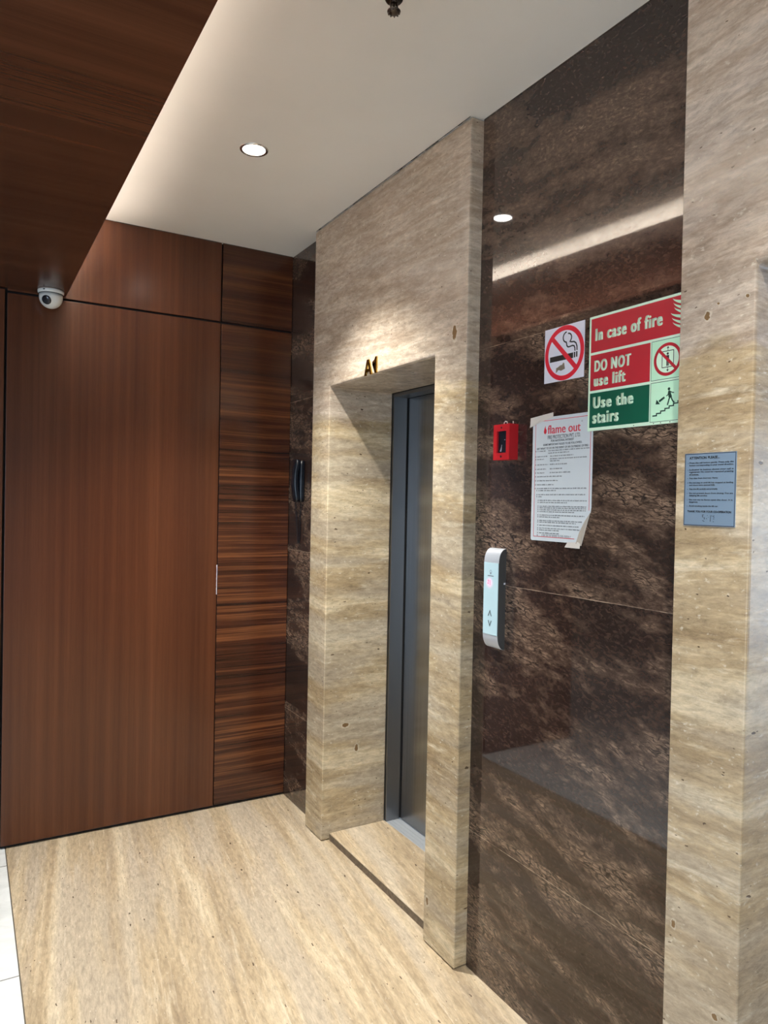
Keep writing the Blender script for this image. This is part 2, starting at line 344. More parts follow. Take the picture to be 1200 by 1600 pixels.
def empty(name, loc=(0, 0, 0), label=None, cat=None, kind=None, group=None, mat=None):
    e = bpy.data.objects.new(name, None); C.objects.link(e); e.empty_display_size = 0.05
    e.location = loc
    if mat is not None: e.matrix_world = mat
    if label: e['label'] = label
    if cat: e['category'] = cat
    if kind: e['kind'] = kind
    if group: e['group'] = group
    return e
def on_wall(name, x, y, z, label, cat, tilt=0.0):
    """a thing fixed to the lift wall: local X runs to the right seen from the room, local Y up, local Z out of the wall"""
    m = Matrix(((0, 0, -1, x), (-1, 0, 0, y), (0, 1, 0, z), (0, 0, 0, 1))) @ Matrix.Rotation(tilt, 4, 'Z')
    return empty(name, label=label, cat=cat, mat=m)
def text(parent, name, s, x0, x1, y0, y1, mat, z, bold=0.0, t=0.0003, gap=1.0, heavy=0.0):
    """lettering fitted to a box; heavy widens the upright strokes"""
    cu = bpy.data.curves.new(name, 'FONT'); cu.body = s; cu.size = 1.0; cu.offset = bold; cu.space_character = gap; cu.resolution_u = 4
    tmp = bpy.data.objects.new(name + '_curve', cu); C.objects.link(tmp)
    bpy.context.view_layer.update()
    me = bpy.data.meshes.new_from_object(tmp.evaluated_get(bpy.context.evaluated_depsgraph_get()))
    bpy.data.objects.remove(tmp); bpy.data.curves.remove(cu)
    bm = bmesh.new(); bm.from_mesh(me); lift_ = {}
    if heavy:
        src = bm.faces[:]; n = 4
        for k in range(1, n):
            d = bmesh.ops.duplicate(bm, geom=src)
            for v in d['geom']:
                if isinstance(v, bmesh.types.BMVert): lift_[v] = k
            bmesh.ops.translate(bm, vec=(heavy * k / (n - 1), 0, 0), verts=[v for v in d['geom'] if isinstance(v, bmesh.types.BMVert)])
    xs = [v.co.x for v in bm.verts]; ys = [v.co.y for v in bm.verts]
    ax, bx, ay, by = min(xs), max(xs), min(ys), max(ys)
    for v in bm.verts: v.co = ((v.co.x - ax) / (bx - ax) * (x1 - x0) + x0, (v.co.y - ay) / (by - ay) * (y1 - y0) + y0, z + 0.00003 * lift_.get(v, 0))
    r = bmesh.ops.extrude_face_region(bm, geom=bm.faces[:])
    bmesh.ops.translate(bm, vec=(0, 0, t), verts=[v for v in r['geom'] if isinstance(v, bmesh.types.BMVert)])
    bmesh.ops.recalc_face_normals(bm, faces=bm.faces)
    bm.to_mesh(me); bm.free()
    me.name = name; ob = bpy.data.objects.new(name, me); C.objects.link(ob); me.materials.append(mat); ob.parent = parent
    return ob

# ------------------------------------------------------------------ the shell
Y0, Y1, XL = -4.0, 7.0, -5.0
XB = -1.303                       # travertine meets white tile
XW = -2.05                        # free end of the wood wall
S = dict(kind='structure')
G().box(XB + 0.002, 0.12, Y0, YB + 0.1, -0.06, 0.0).build('floor', M['floor'], **S)
G().box(XL, XB - 0.002, Y0, Y1, -0.06, 0.0).build('floor', M['tile'], **S)
G().box(XB - 0.002, XB + 0.002, Y0, YB + 0.1, -0.06, -0.0015).build('trim_6', M['grout'], **S)
# white ceiling, with a faint unevenness where it meets the stone
G().box(-1.75, 0.12, Y0, YB + 0.02, H, H + 0.05).build('ceiling', M['plaster'], **S)
G().box(XL, XS, Y0, YB - 0.001, ZS, 2.487).build('ceiling', M['wood_s'], **S)
G().box(XL, XW, YB - 0.001, Y1, ZS, 2.487).build('ceiling', M['hall'], **S)
# back of the light cove
xa = lambda y: -1.12 - (3.2 - y) * 0.075
G().poly([(xa(Y0), Y0), (xa(YB - .002), YB - .002), (xa(YB - .002) - 0.02, YB - .002), (xa(Y0) - 0.02, Y0)], 2.488, H - 0.001).build('trim_5', M['wood_d'], **S)
# brown marble between the lift portals
P = 0.0513
P1N, P1F, O1N, O1F = 1.9345, 3.1484, 2.1212, 2.9677
P2F, O2F = 1.1136, 0.9283
P2N, O2N = P2F - (P1F - P1N), O2F - (O1F - O1N)
g = G()
for a, b in ((P1F, YB + 0.018), (P2F, P1N), (Y0, P2N)): g.box(0.0, 0.12, a, b, 0.001, H - 0.001)
g.build('wall_right', M['marble'], **S)
OZ, RD, ST = 2.0659, 0.3307, 0.028
def portal(n, y0, y1, o0, o1, mat):
    """stone surround: a U-shaped slab run back to the lift front"""
    bm = bmesh.new()
    u = [(y0, 0.0), (o0, 0.0), (o0, OZ), (o1, OZ), (o1, 0.0), (y1, 0.0), (y1, H - 0.001), (y0, H - 0.001)]
    lo = [bm.verts.new((-P, y, z)) for y, z in u]; hi = [bm.verts.new((RD - P, y, z)) for y, z in u]
    k = len(u)
    quads = ((0, 1, 2, 7), (7, 2, 3, 6), (3, 4, 5, 6))
    for a in quads:
        bm.faces.new([lo[i] for i in a]); bm.faces.new([hi[i] for i in a][::-1])
    for i in range(k): bm.faces.new((lo[i], hi[i], hi[(i + 1) % k], lo[(i + 1) % k]))
    bmesh.ops.recalc_face_normals(bm, faces=bm.faces)
    me = bpy.data.meshes.new(n); bm.to_mesh(me); bm.free(); me.materials.append(mat)
    o = bpy.data.objects.new(n, me); C.objects.link(o); o['kind'] = 'structure'
    b = o.modifiers.new('bevel', 'BEVEL'); b.width = 0.009; b.segments = 3; b.limit_method = 'ANGLE'; b.angle_limit = R(60)
    return o
portal('trim_1', P1N, P1F, O1N, O1F, M['trav1'])
portal('trim_2', P2N, P2F, O2N, O2F, M['trav2'])
XD = RD - P
def lift(n, sn, o0, o1, leaf):
    """steel lift entrance: jambs and header, sliding leaf, sill; plus the stone step in front"""
    d = empty(n, (XD, (o0 + o1) / 2, 0), kind='structure')
    cy = (o0 + o1) / 2; hw = (o1 - o0) / 2
    fg = G(); fx = 0.075
    fg.box(0.002, fx, hw - 0.014, hw + 0.03, ST, OZ); fg.box(0.002, fx, -hw - 0.03, -hw + 0.014, ST, OZ)
    fg.box(0.002, fx, -hw + 0.0141, hw - 0.0141, OZ - 0.016, OZ)
    fg.build('door_frame', M['steel_frame'], d, 0.0015)
    G().box(fx + 0.006, fx + 0.03, -hw - 0.02, hw + 0.02, ST + 0.005, OZ - 0.003).build('door_leaf', leaf, d)
    G().box(fx + 0.0005, fx + 0.0055, hw - 0.0135, hw + 0.02, ST + 0.004, OZ).build('door_gap', M['black'], d)
    sg = G(); sg.box(0.002, 0.100, -hw + 0.001, hw - 0.001, 0.0, ST - 0.001)
    for k in range(3): sg.box(0.015 + 0.02 * k, 0.023 + 0.02 * k, -hw + 0.002, hw - 0.002, ST - 0.001, ST + 0.001)
    sg.build('sill', M['sill'], d)
    sh = G(); sh.box(0.13, 0.16, -hw - 0.15, hw + 0.15, 0.0, H - .01); sh.box(0.001, 0.1299, hw + 0.031, hw + 0.15, 0.0, H - .01); sh.box(0.001, 0.1299, -hw - 0.15, -hw - 0.031, 0.0, H - .01)
    sh.box(0.001, 0.1299, -hw - 0.0309, hw + 0.0309, OZ + 0.0005, H - .01); sh.build('shaft_lining', M['black'], d)
    st = G().box(-0.012, XD, o0 + 0.002, o1 - 0.002, 0.0, ST + 0.004).build(sn, M['floor'], bevel=0.002, **S)
    G().box(-0.0126, -0.0121, o0 + 0.004, o1 - 0.004, 0.0005, ST + 0.0015).build('step_edge', M['dark_edge'], st)  # thin dark brown strip over the front face of the step
lift('door_1', 'trim_3', O1N, O1F, M['steel'])
lift('door_2', 'trim_4', O2N, O2F, M['steel_bright'])

# wood-panelled end wall
wb = empty('wall_back', (XW, YB, 0), kind='structure')
def wp(x0, x1, z0, z1, m, name='wood_panel'):
    return G().box(x0 - XW, x1 - XW, 0.0, 0.018, z0, z1).build(name, M[m], wb, 0.0012)
JX, JZ = -0.3785, 2.4295
G().box(0, -XW + 0.12, 0.0185, 0.08, 0.0005, H).build('backing', M['black'], wb)
wp(-1.3225, JX - 0.0022, 0.014, JZ - 0.005, 'wood_v')
wp(JX + 0.0022, -0.002, 0.014, JZ - 0.005, 'wood_h')
wp(-1.3225, JX - 0.0035, JZ + 0.005, H - 0.001, 'wood_v')
wp(JX + 0.0035, -0.002, JZ + 0.005, H - 0.001, 'wood_h')
wp(XW, -1.3325, 0.014, JZ + 0.008, 'wood_v')
cg = G()
for i in range(14):
    zc = 1.075 + i * 0.0105
    cg.box(JX - 0.0026 - XW - 0.0016 * random.random(), JX - XW - 0.0005, -0.0012, 0.004, zc, zc + 0.0106)
cg.build('chipped_edge', M['sign_white'], wb)
rg = random.Random(3)
def ragged(n, a, b, fixed, axis, out):
    g = G(); t = a
    while t < b:
        d = rg.uniform(0.012, 0.05); e = min(b, t + d); h_ = rg.choice((0.0012, 0.0018, 0.003, 0.0045)) * rg.uniform(0.7, 1.2)
        if axis == 'x': g.box(t, e, fixed - out, fixed, H - h_, H - 0.0002)
        else: g.box(fixed - out, fixed, t, e, H - h_, H - 0.0002)
        t = e
    return g.build(n, M['gap'], **S)
ragged('trim_7', -1.10, -0.003, YB - 0.0002, 'x', 0.0012)
ragged('trim_8', P1N + 0.006, P1F - 0.006, -P - 0.0002, 'y', 0.0010)
ragged('trim_9', P2F + 0.002, P1N - 0.002, -0.0002, 'y', 0.0012)
# the unseen sides of the lobby
def side_wall(n, x0, x1, y0, y1, m): return G().box(x0, x1, y0, y1, 0.0, H + 0.05).build(n, M[m], **S)
side_wall('wall_front', XL - 0.1, 0.12, Y0 - 0.1, Y0, 'hall')
G().box(XW - 0.02, 0.12, YB + 0.082, YB + 0.2, 0, H + 0.05).build('wall_back_core', M['hall'], wb).location = (-XW, -YB, 0)
side_wall('wall_hall', XL - 0.1, XW, Y1, Y1 + 0.1, 'hall')
side_wall('wall_hall', XW, XW + 0.1, YB + 0.2, Y1, 'hall')
g = G()
g.box(XL - 0.1, XL, -0.6, Y1, 0, H); g.box(XL - 0.1, XL, Y0, -3.4, 0, H); g.box(XL - 0.1, XL, -3.4, -0.6, 2.4, H)
g.build('wall_left', M['hall'], **S)
G().box(XL, -1.75, Y0, Y1, H + 0.002, H + 0.05).build('ceiling', M['plaster'], **S)
wn = empty('window_1', (XL - 0.05, -2.0, 0), kind='structure')
fr = G()
for a in (-1.4, -0.49, 0.43, 1.34): fr.box(-0.03, 0.03, a, a + 0.06, 0, 2.4)
fr.box(-0.03, 0.03, -1.34, 1.34, 0, 0.07); fr.box(-0.03, 0.03, -1.34, 1.34, 2.33, 2.4)
fr.build('window_frame', M['steel_frame'], wn)

# ------------------------------------------------------------------ ceiling things
dl = empty('recessed_downlight', (DL_X, 2.5423, H), 'round white recessed downlight glowing in the white ceiling before the lift', 'ceiling light')
G().lathe([(0.040, -0.0005), (0.0405, -0.003), (0.047, -0.0045), (0.0505, -0.003), (0.052, -0.0003)], 40).build('trim_ring', M['chrome'], dl, smooth=True)
G().lathe([(0.0, -0.0035), (0.030, -0.003), (0.0398, -0.001)], 32).build('lens', M['lens'], dl, smooth=True)

sp = empty('fire_sprinkler', (-0.585, 1.535, H), 'dark bronze pendent sprinkler head hanging from the white ceiling', 'sprinkler')
G().lathe([(0.0, -0.001), (0.034, -0.001), (0.033, -0.008), (0.024, -0.040), (0.022, -0.052), (0.0195, -0.0555), (0.0, -0.0555)], 32).build('escutcheon', M['dark_metal'], sp, smooth=True)
G().lathe([(0.0, -0.0556), (0.0095, -0.0556), (0.0095, -0.060), (0.0070, -0.062), (0.0, -0.062)], 16).build('threaded_body', M['dark_metal'], sp, smooth=True)
for sg_ in (-1, 1): G().tube([(sg_ * 0.006, 0, -0.060), (sg_ * 0.0095, 0, -0.066), (sg_ * 0.0085, 0, -0.073), (sg_ * 0.0025, 0, -0.0795)], 0.0024, 8).build('frame_arm', M['dark_metal'], sp, smooth=True)
G().tube([(0, 0, -0.0622), (0, 0, -0.079)], 0.0020, 10).build('glass_bulb', M['dark_metal'], sp, smooth=True)
g = G(); g.lathe([(0.0, -0.0797), (0.006, -0.0795), (0.0135, -0.0785), (0.0165, -0.0800), (0.0160, -0.0825), (0.0110, -0.0850), (0.0055, -0.0865), (0.0, -0.0870)], 28)
for k in range(10):
    a = 2 * math.pi * (k + .5) / 10
    g.tube([(0.0105 * math.cos(a), 0.0105 * math.sin(a), -0.0835), (0.0150 * math.cos(a), 0.0150 * math.sin(a), -0.0852)], 0.0016, 6)
g.build('deflector', M['dark_metal'], sp, smooth=True)

dm = empty('dome_camera', (-1.158, 3.472, ZS), 'white turret security camera with black lens under the wood soffit', 'security camera')
g = G(); g.lathe([(0.0, -0.0003), (0.0515, -0.0003), (0.0535, -0.003), (0.0525, -0.012), (0.0495, -0.0165), (0.0, -0.0165)], 40)
g.build('mounting_base', M['white_plastic'], dm, smooth=True)
G().lathe([(0.0498, -0.0167), (0.0498, -0.0185), (0.0, -0.0185)], 40).build('base_gap', M['black_plastic'], dm)
g = G(); pr = [(0.0, -0.0186), (0.0470, -0.0186)]
for i in range(0, 13):
    a = i / 12 * math.pi / 2; pr.append((0.0475 * math.cos(a), -0.030 - 0.0475 * math.sin(a)))
pr[-1] = (0.0, pr[-1][1]); g.lathe(pr, 40)
g.build('eyeball_shell', M['white_plastic'], dm, smooth=True)
# lens window looks out, down and a little left of the photographer
ld = Vector((-0.42, -0.72, -0.42)).normalized()
mt = ld.to_track_quat('Z', 'Y').to_matrix().to_4x4(); mt.translation = Vector((0, 0, -0.030)) + ld * 0.0415
g = G().lathe([(0.0, 0.0088), (0.014, 0.0082), (0.0185, 0.0062), (0.0200, 0.0030), (0.0202, -0.004)], 32); lw = g.build('lens_window', M['black_glass'], dm, smooth=True); lw.matrix_local = mt
g = G().lathe([(0.0203, 0.0035), (0.0228, 0.0030), (0.0238, -0.003)], 32); lw = g.build('lens_bezel', M['white_plastic'], dm, smooth=True); lw.matrix_local = mt
g = G().rect(-0.004, -0.002, 0.004, 0.002, 0, 0.0012); sl = g.build('screw_slot', M['black_plastic'], dm); sl.matrix_local = Matrix(((0.8, 0, -0.6, -0.0310), (-0.6, 0, -0.8, -0.0425), (0, 1, 0, -0.007), (0, 0, 0, 1)))

# ------------------------------------------------------------------ lift number
ln = on_wall('lift_number', -P - 0.0002, 2.66, 2.068, 'raised gold A1 lift number on the travertine above the lift opening', 'lift number')
g = G()
g.poly([(0.028, 0.0), (0.0425, 0.0), (0.0570, 0.052), (0.0570, 0.064), (0.0475, 0.064)], 0, 0.005)
g.poly([(0.0765, 0.0), (0.091, 0.0), (0.0665, 0.064), (0.0571, 0.064), (0.0571, 0.052)], 0, 0.005)
g.poly([(0.0465, 0.0135), (0.0727, 0.0135), (0.0693, 0.0255), (0.0498, 0.0255)], 0.0004, 0.0047)
g.build('letter', M['gold'], ln)
g = G(); g.poly([(0.116, 0.0), (0.130, 0.0), (0.130, 0.066), (0.120, 0.066), (0.110, 0.055), (0.095, 0.048), (0.095, 0.038), (0.116, 0.045)], 0, 0.005)
g.build('digit', M['gold'], ln)

# ------------------------------------------------------------------ call panel
cp = on_wall('lift_call_panel', 0.0, 1.843, 1.094, 'slim silver lift call panel with pale blue glass face on brown marble', 'lift call panel')
W_, Hh, D_ = 0.072, 0.318, 0.030
prof = []
for i in range(25):
    a = i / 24; prof.append((D_ * math.sin(a * math.pi / 2) ** 0.85, 0.045 * (1 - math.cos(a * math.pi / 2))))
full = prof + [(d, Hh - b) for d, b in prof[::-1]]
def bow(x0, x1, dz, b0=None, b1=None):
    bm = bmesh.new(); rows = []
    for d, b in full:
        if b0 is not None and (b < b0 - 1e-6 or b > b1 + 1e-6): continue
        rows.append([bm.verts.new(c) for c in ((x0, b, 0.0), (x1, b, 0.0), (x1, b, d + dz), (x0, b, d + dz))])
    for a, b in zip(rows, rows[1:]):
        for k in range(4): bm.faces.new((a[k], a[(k + 1) % 4], b[(k + 1) % 4], b[k]))
    bm.faces.new(rows[0]); bm.faces.new(rows[-1][::-1])
    q = G(); q.bm.free(); q.bm = bm; return q
bow(0.001, W_ - 0.001, -0.0008).build('housing', M['panel_side'], cp)
def skin(x0, x1, rows_):
    bm = bmesh.new(); vv = []
    for d, b in rows_: vv.append([bm.verts.new((x0, b, d - 0.0006)), bm.verts.new((x1, b, d - 0.0006)), bm.verts.new((x1, b, d + 0.0010)), bm.verts.new((x0, b, d + 0.0010))])
    for a, b in zip(vv, vv[1:]):
        for k in range(4): bm.faces.new((a[k], a[(k + 1) % 4], b[(k + 1) % 4], b[k]))
    bm.faces.new(vv[0]); bm.faces.new(vv[-1][::-1]); q = G(); q.bm.free(); q.bm = bm; return q
e1 = skin(0.0, W_, prof).build('end_cap', M['alu'], cp); e1['label'] = 'lower curved silver cap'
e2 = skin(0.0, W_, [(d, Hh - b) for d, b in prof]).build('end_cap', M['alu'], cp); e2['label'] = 'upper curved silver cap'
q = NT('panel_display_glass'); o_ = q.obj()
dd = q.n('VectorMath', {0: q.map(o_, (1, 1, 0), loc=(-0.030, -0.209, 0))}, operation='LENGTH').outputs['Value']
q.P(Base_Color=(0.50, 0.69, 0.75), Roughness=0.07, Emission_Color=(1.0, 0.16, 0.36), Emission_Strength=q.math('MULTIPLY', q.step(dd, 0.023, 0.002), 0.62))
face = G().rect(0.0005, 0.0452, W_ - 0.0005, Hh - 0.0452, D_ - 0.0006, D_ + 0.0022).build('glass_face', q.m, cp, 0.0008)
zf = D_ + 0.0023
G().stroke([(0.0275, 0.104), (0.0350, 0.121), (0.0425, 0.104)], 0.0030, zf, zf + 0.0004).build('up_arrow', M['ink'], cp)
G().stroke([(0.0280, 0.090), (0.0355, 0.073), (0.0430, 0.090)], 0.0030, zf, zf + 0.0004).build('down_arrow', M['ink'], cp)
g = G(); g.ring(0.035, 0.245, 0.0042, 0.0050, zf, zf + 0.0003, 20); g.poly([(0.0315, 0.2365), (0.0385, 0.2365), (0.036, 0.2425), (0.034, 0.2425)], zf, zf + 0.0003)
g.stroke([(0.021, 0.2312), (0.050, 0.2312)], 0.0026, zf, zf + 0.0003)
g.build('logo', flat('panel_grey_ink', (0.16, 0.17, 0.22), 0.5), cp)
g = G()
for i, row in enumerate(('11001', '01001', '01001', '10001', '11001', '00001')):
    for j, c in enumerate(row):
        if c == '1': g.rect(0.0215 + j * 0.0026, 0.2155 - i * 0.0026, 0.0237 + j * 0.0026, 0.2177 - i * 0.0026, zf, zf + 0.0003)
g.build('floor_display', glow('led_red', (1.0, 0.05, 0.18), 0.9, (0.5, 0.05, 0.12)), cp)
G().rect(W_ - 0.0012, 0.206, W_ + 0.0008, 0.2115, 0.003, 0.0085).build('side_clip', M['sign_white'], cp)

# ------------------------------------------------------------------ break-glass box
al = on_wall('fire_alarm_box', 0.0, 1.805, 1.690, 'small red break glass box with dark window on brown marble', 'fire alarm')
g = G(); g.rect(0, 0, 0.016, 0.110, 0.0002, 0.035); g.rect(0.061, 0, 0.0765, 0.110, 0.0002, 0.035); g.rect(0.0161, 0, 0.0609, 0.0215, 0.0002, 0.035); g.rect(0.0161, 0.089, 0.0609, 0.110, 0.0002, 0.035)
g.build('case', M['red_box'], al)
gl = G().rect(0.0162, 0.0217, 0.0608, 0.0888, 0.0003, 0.028).build('window', M['black_glass'], al)
g = G(); g.poly([(0.024, 0.026), (0.031, 0.026), (0.0335, 0.048)], 0.0281, 0.0283); g.disc(0.047, 0.062, 0.0016, 0.0281, 0.0283, 12)
g.build('sticker', flat('grey_label', (0.30, 0.27, 0.33), 0.4), gl)
for yy in (0.0105, 0.0995): G().disc(0.038, yy, 0.0034, 0.0351, 0.0356, 14).build('screw', M['ink'], al)
g = G(); g.tube([(0.030, 0.1095, 0.018), (0.030, 0.116, 0.018), (0.036, 0.1205, 0.018), (0.043, 0.119, 0.018), (0.047, 0.1095, 0.018)], 0.0016, 8)
g.tube([(0.066, 0.1095, 0.012), (0.0655, 0.119, 0.012)], 0.0016, 8); g.build('hanging_wire', M['tape'], al, smooth=True)

# ------------------------------------------------------------------ no smoking sign
ns = on_wall('no_smoking_sign', 0.0, 1.616, 1.908, 'square white no smoking sign with red ring and cigarette', 'sign')
G().rect(0, 0, 0.157, 0.156, 0.0002, 0.002).build('sign_board', M['sign_white'], ns)
z = 0.0021
g = G().ring(0.0795, 0.078, 0.0640, 0.0775, z, z + 0.0004, 64)
ax, ay, bx, by = 0.0318, 0.1255, 0.1272, 0.0305
G_ = G().stroke([(ax, ay), (bx, by)], 0.0135, z + 0.0006, z + 0.0009); G_.build('slash', M['stop_red'], ns); g.build('ring', M['stop_red'], ns)
g = G(); g.rect(0.023, 0.058, 0.1155, 0.0735, z, z + 0.0003); g.rect(0.1185, 0.0585, 0.1235, 0.0740, z, z + 0.0003); g.rect(0.1268, 0.0590, 0.1320, 0.0745, z, z + 0.0003)
g.build('cigarette', M['ink'], ns)
g = G()
def arc(cx, cy, r, a0, a1, n=9): return [(cx + r * math.cos(R(a0 + (a1 - a0) * i / n)), cy + r * math.sin(R(a0 + (a1 - a0) * i / n))) for i in range(n + 1)]
g.stroke([(0.0885, 0.1362)] + arc(0.0895, 0.1215, 0.0145, 100, 262, 10) + [(0.0885, 0.1045), (0.0905, 0.0965), (0.0945, 0.0925), (0.100, 0.0920), (0.112, 0.0935), (0.1185, 0.0915), (0.1215, 0.0860), (0.1222, 0.0770)], 0.0040, z, z + 0.0003)
g.stroke([(0.0935, 0.1305)] + arc(0.0955, 0.1180, 0.0125, 95, -38, 9) + [(0.1025, 0.1065), (0.1075, 0.1045), (0.118, 0.1035), (0.1255, 0.0985), (0.1295, 0.0890), (0.1302, 0.0775)], 0.0040, z, z + 0.0003)
g.build('smoke', M['ink'], ns)
g = G()
base_ = [(0.050, 0.026), (0.0515, 0.0400), (0.0575, 0.0410), (0.0640, 0.0440), (0.070, 0.0465), (0.0745, 0.0455), (0.0800, 0.0520), (0.0835, 0.0500), (0.0845, 0.0430), (0.0865, 0.0335), (0.0800, 0.0320), (0.0700, 0.0295), (0.0675, 0.0315), (0.0590, 0.0330), (0.0560, 0.0290)]
g.poly([(a - 0.002, b - 0.001) for a, b in base_], z, z + 0.0004); g.build('torn_patch', M['stub'], ns)

# ------------------------------------------------------------------ fire sign
fs = on_wall('fire_exit_sign', 0.0, 1.436, 1.755, 'large red and green fire safety sign, right edge behind the travertine', 'sign')
FW, FH = 0.306, 0.309
G().rect(0, 0, FW, FH, 0.0025, 0.006).build('sign_board', M['phos_border'], fs)
z = 0.0061
G().rect(0.0065, 0.2115, FW - 0.002, 0.3025, z, z + 0.0003).build('top_band', M['red_sign'], fs)
G().rect(0.0065, 0.1085, 0.2045, 0.2045, z, z + 0.0003).build('middle_band', M['red_sign'], fs)
G().rect(0.0065, 0.0085, 0.2045, 0.1015, z, z + 0.0003).build('bottom_band', M['green_sign'], fs)
G().rect(0.2085, 0.1085, FW - 0.002, 0.2045, z, z + 0.0002).build('lift_pictogram_panel', M['phos'], fs)
G().rect(0.2085, 0.0065, FW - 0.002, 0.1025, z, z + 0.0002).build('stairs_pictogram_panel', M['phos'], fs)
g = G()
for b0, b1 in ((0.1085, 0.2045), (0.0065, 0.1025)):
    g.stroke([(0.2085, b0), (0.2085, b1)], 0.0011, z + 0.0003, z + 0.0005); g.stroke([(0.2085, b1), (FW - 0.002, b1)], 0.0011, z + 0.0003, z + 0.0005)
    g.stroke([(0.2085, b0), (FW - 0.002, b0)], 0.0011, z + 0.0003, z + 0.0005)
g.build('panel_outline', M['ink_green'], fs)
zt = z + 0.0004
text(fs, 'lettering', 'In case of fire', 0.021, 0.2395, 0.2410, 0.2745, M['phos_border'], zt, 0.012, gap=1.22, heavy=0.135)
text(fs, 'lettering', 'DO NOT', 0.020, 0.1450, 0.1580, 0.1890, M['phos_border'], zt, 0.012, gap=1.22, heavy=0.135)
text(fs, 'lettering', 'use lift', 0.019, 0.1285, 0.1190, 0.1500, M['phos_border'], zt, 0.012, gap=1.22, heavy=0.135)
text(fs, 'lettering', 'Use the', 0.018, 0.1555, 0.0595, 0.0905, M['phos_border'], zt, 0.012, gap=1.22, heavy=0.135)
text(fs, 'lettering', 'stairs', 0.017, 0.1085, 0.0190, 0.0500, M['phos_border'], zt, 0.012, gap=1.22, heavy=0.135)
def tongue(g, x, y, L, wd, drop):
    """a flame lick: pointed at the left, sweeping down and to the right"""
    n = 10; up, lo = [], []
    for i in range(n + 1):
        t = i / n; px = x + L * t; py = y - drop * (t ** 0.75)
        k = wd * (0.10 + 0.90 * math.sin(math.pi * min(1, 0.06 + t * 0.75)))
        up.append((px, py + 0.25 * k * t)); lo.append((px + 0.10 * k, py - 0.75 * k))
    g.poly([up[0]] + up[1:] + lo[::-1][:-1], zt, zt + 0.0002)
g = G()
for x, y, L, wd, dr in ((0.2668, 0.2990, 0.036, 0.0085, 0.014), (0.2690, 0.2880, 0.034, 0.0075, 0.017), (0.2715, 0.2770, 0.032, 0.0070, 0.017), (0.2620, 0.2650, 0.041, 0.0085, 0.014), (0.2655, 0.2530, 0.038, 0.0075, 0.017), (0.2680, 0.2420, 0.035, 0.0070, 0.017)): tongue(g, x, y, L, wd, dr)
g.build('flames', M['phos'], fs)
# lift pictogram
cx, cy = 0.2560, 0.1555
G().ring(cx, cy, 0.0325, 0.0400, zt, zt + 0.0003, 56).build('prohibition_ring', M['red_sign'], fs)
G().disc(cx, cy, 0.0324, zt - 0.0001, zt + 0.0001, 48).build('pictogram_disc', M['phos_border'], fs)
g = G(); z2 = zt + 0.0002
for a, b in (((0.2405, 0.1365), (0.2405, 0.1765)), ((0.2735, 0.1350), (0.2735, 0.1755)), ((0.2405, 0.1365), (0.2735, 0.1365)), ((0.2405, 0.1755), (0.2735, 0.1755))): g.stroke([a, b], 0.0018, z2, z2 + 0.0001)
g.disc(0.2565, 0.1690, 0.0030, z2, z2 + 0.0001, 14); g.rect(0.2525, 0.1525, 0.2605, 0.1652, z2, z2 + 0.0001); g.rect(0.2532, 0.1395, 0.2564, 0.1524, z2, z2 + 0.0001); g.rect(0.2570, 0.1395, 0.2600, 0.1524, z2, z2 + 0.0001)
for yy, d in ((0.1870, 1), (0.1255, -1)): g.poly([(0.2535, yy - 0.005 * d), (0.2605, yy - 0.005 * d), (0.2570, yy)], z2, z2 + 0.0001); g.rect(0.2563, min(yy - 0.005 * d, yy - 0.011 * d), 0.2577, max(yy - 0.005 * d, yy - 0.011 * d), z2, z2 + 0.0001)
g.build('lift_pictogram', M['ink'], fs)
G().stroke([(cx - 0.0258, cy + 0.0258), (cx + 0.0258, cy - 0.0258)], 0.0072, z2 + 0.0002, z2 + 0.0004).build('prohibition_slash', M['red_sign'], fs)
# stairs pictogram
g = G(); pts = [(0.2155, 0.0215)]
x_, y_ = 0.2155, 0.0215
for k in range(7):
    x_ += 0.0122; pts.append((x_, y_)); y_ += 0.0050; pts.append((x_, y_))
pts.append((0.3035, y_)); g.stroke(pts, 0.0030, zt, zt + 0.0002); g.build('stair_line', M['ink_green'], fs)
g = G(); g.stroke([(0.2500, 0.0640), (0.2345, 0.0555)], 0.0052, zt, zt + 0.0002); g.poly([(0.2245, 0.0495), (0.2270, 0.0605), (0.2305, 0.0570), (0.2345, 0.0520), (0.2375, 0.0487)], zt + 0.0001, zt + 0.0003); g.build('direction_arrow', M['ink_green'], fs)
g = G(); g.disc(0.2625, 0.0830, 0.0036, zt, zt + 0.0002, 16)
g.poly([(0.2605, 0.0785), (0.2655, 0.0790), (0.2715, 0.0640), (0.2660, 0.0600), (0.2615, 0.0640)], zt, zt + 0.0002)
g.stroke([(0.2650, 0.0770), (0.2720, 0.0735), (0.2770, 0.0725)], 0.0024, zt, zt + 0.0002); g.stroke([(0.2615, 0.0765), (0.2600, 0.0690), (0.2555, 0.0665)], 0.0024, zt, zt + 0.0002)
g.stroke([(0.2650, 0.0630), (0.2620, 0.0540), (0.2590, 0.0440)], 0.0034, zt, zt + 0.0002); g.stroke([(0.2685, 0.0640), (0.2720, 0.0560), (0.2765, 0.0500), (0.2790, 0.0505)], 0.0034, zt, zt + 0.0002)
g.build('walking_figure', M['ink_green'], fs)
for a in (0.158, 0.219, 0.240, 0.267): G().disc(a, 0.0032, 0.0014, z, z + 0.0003, 10).build('nail', M['ink'], fs)

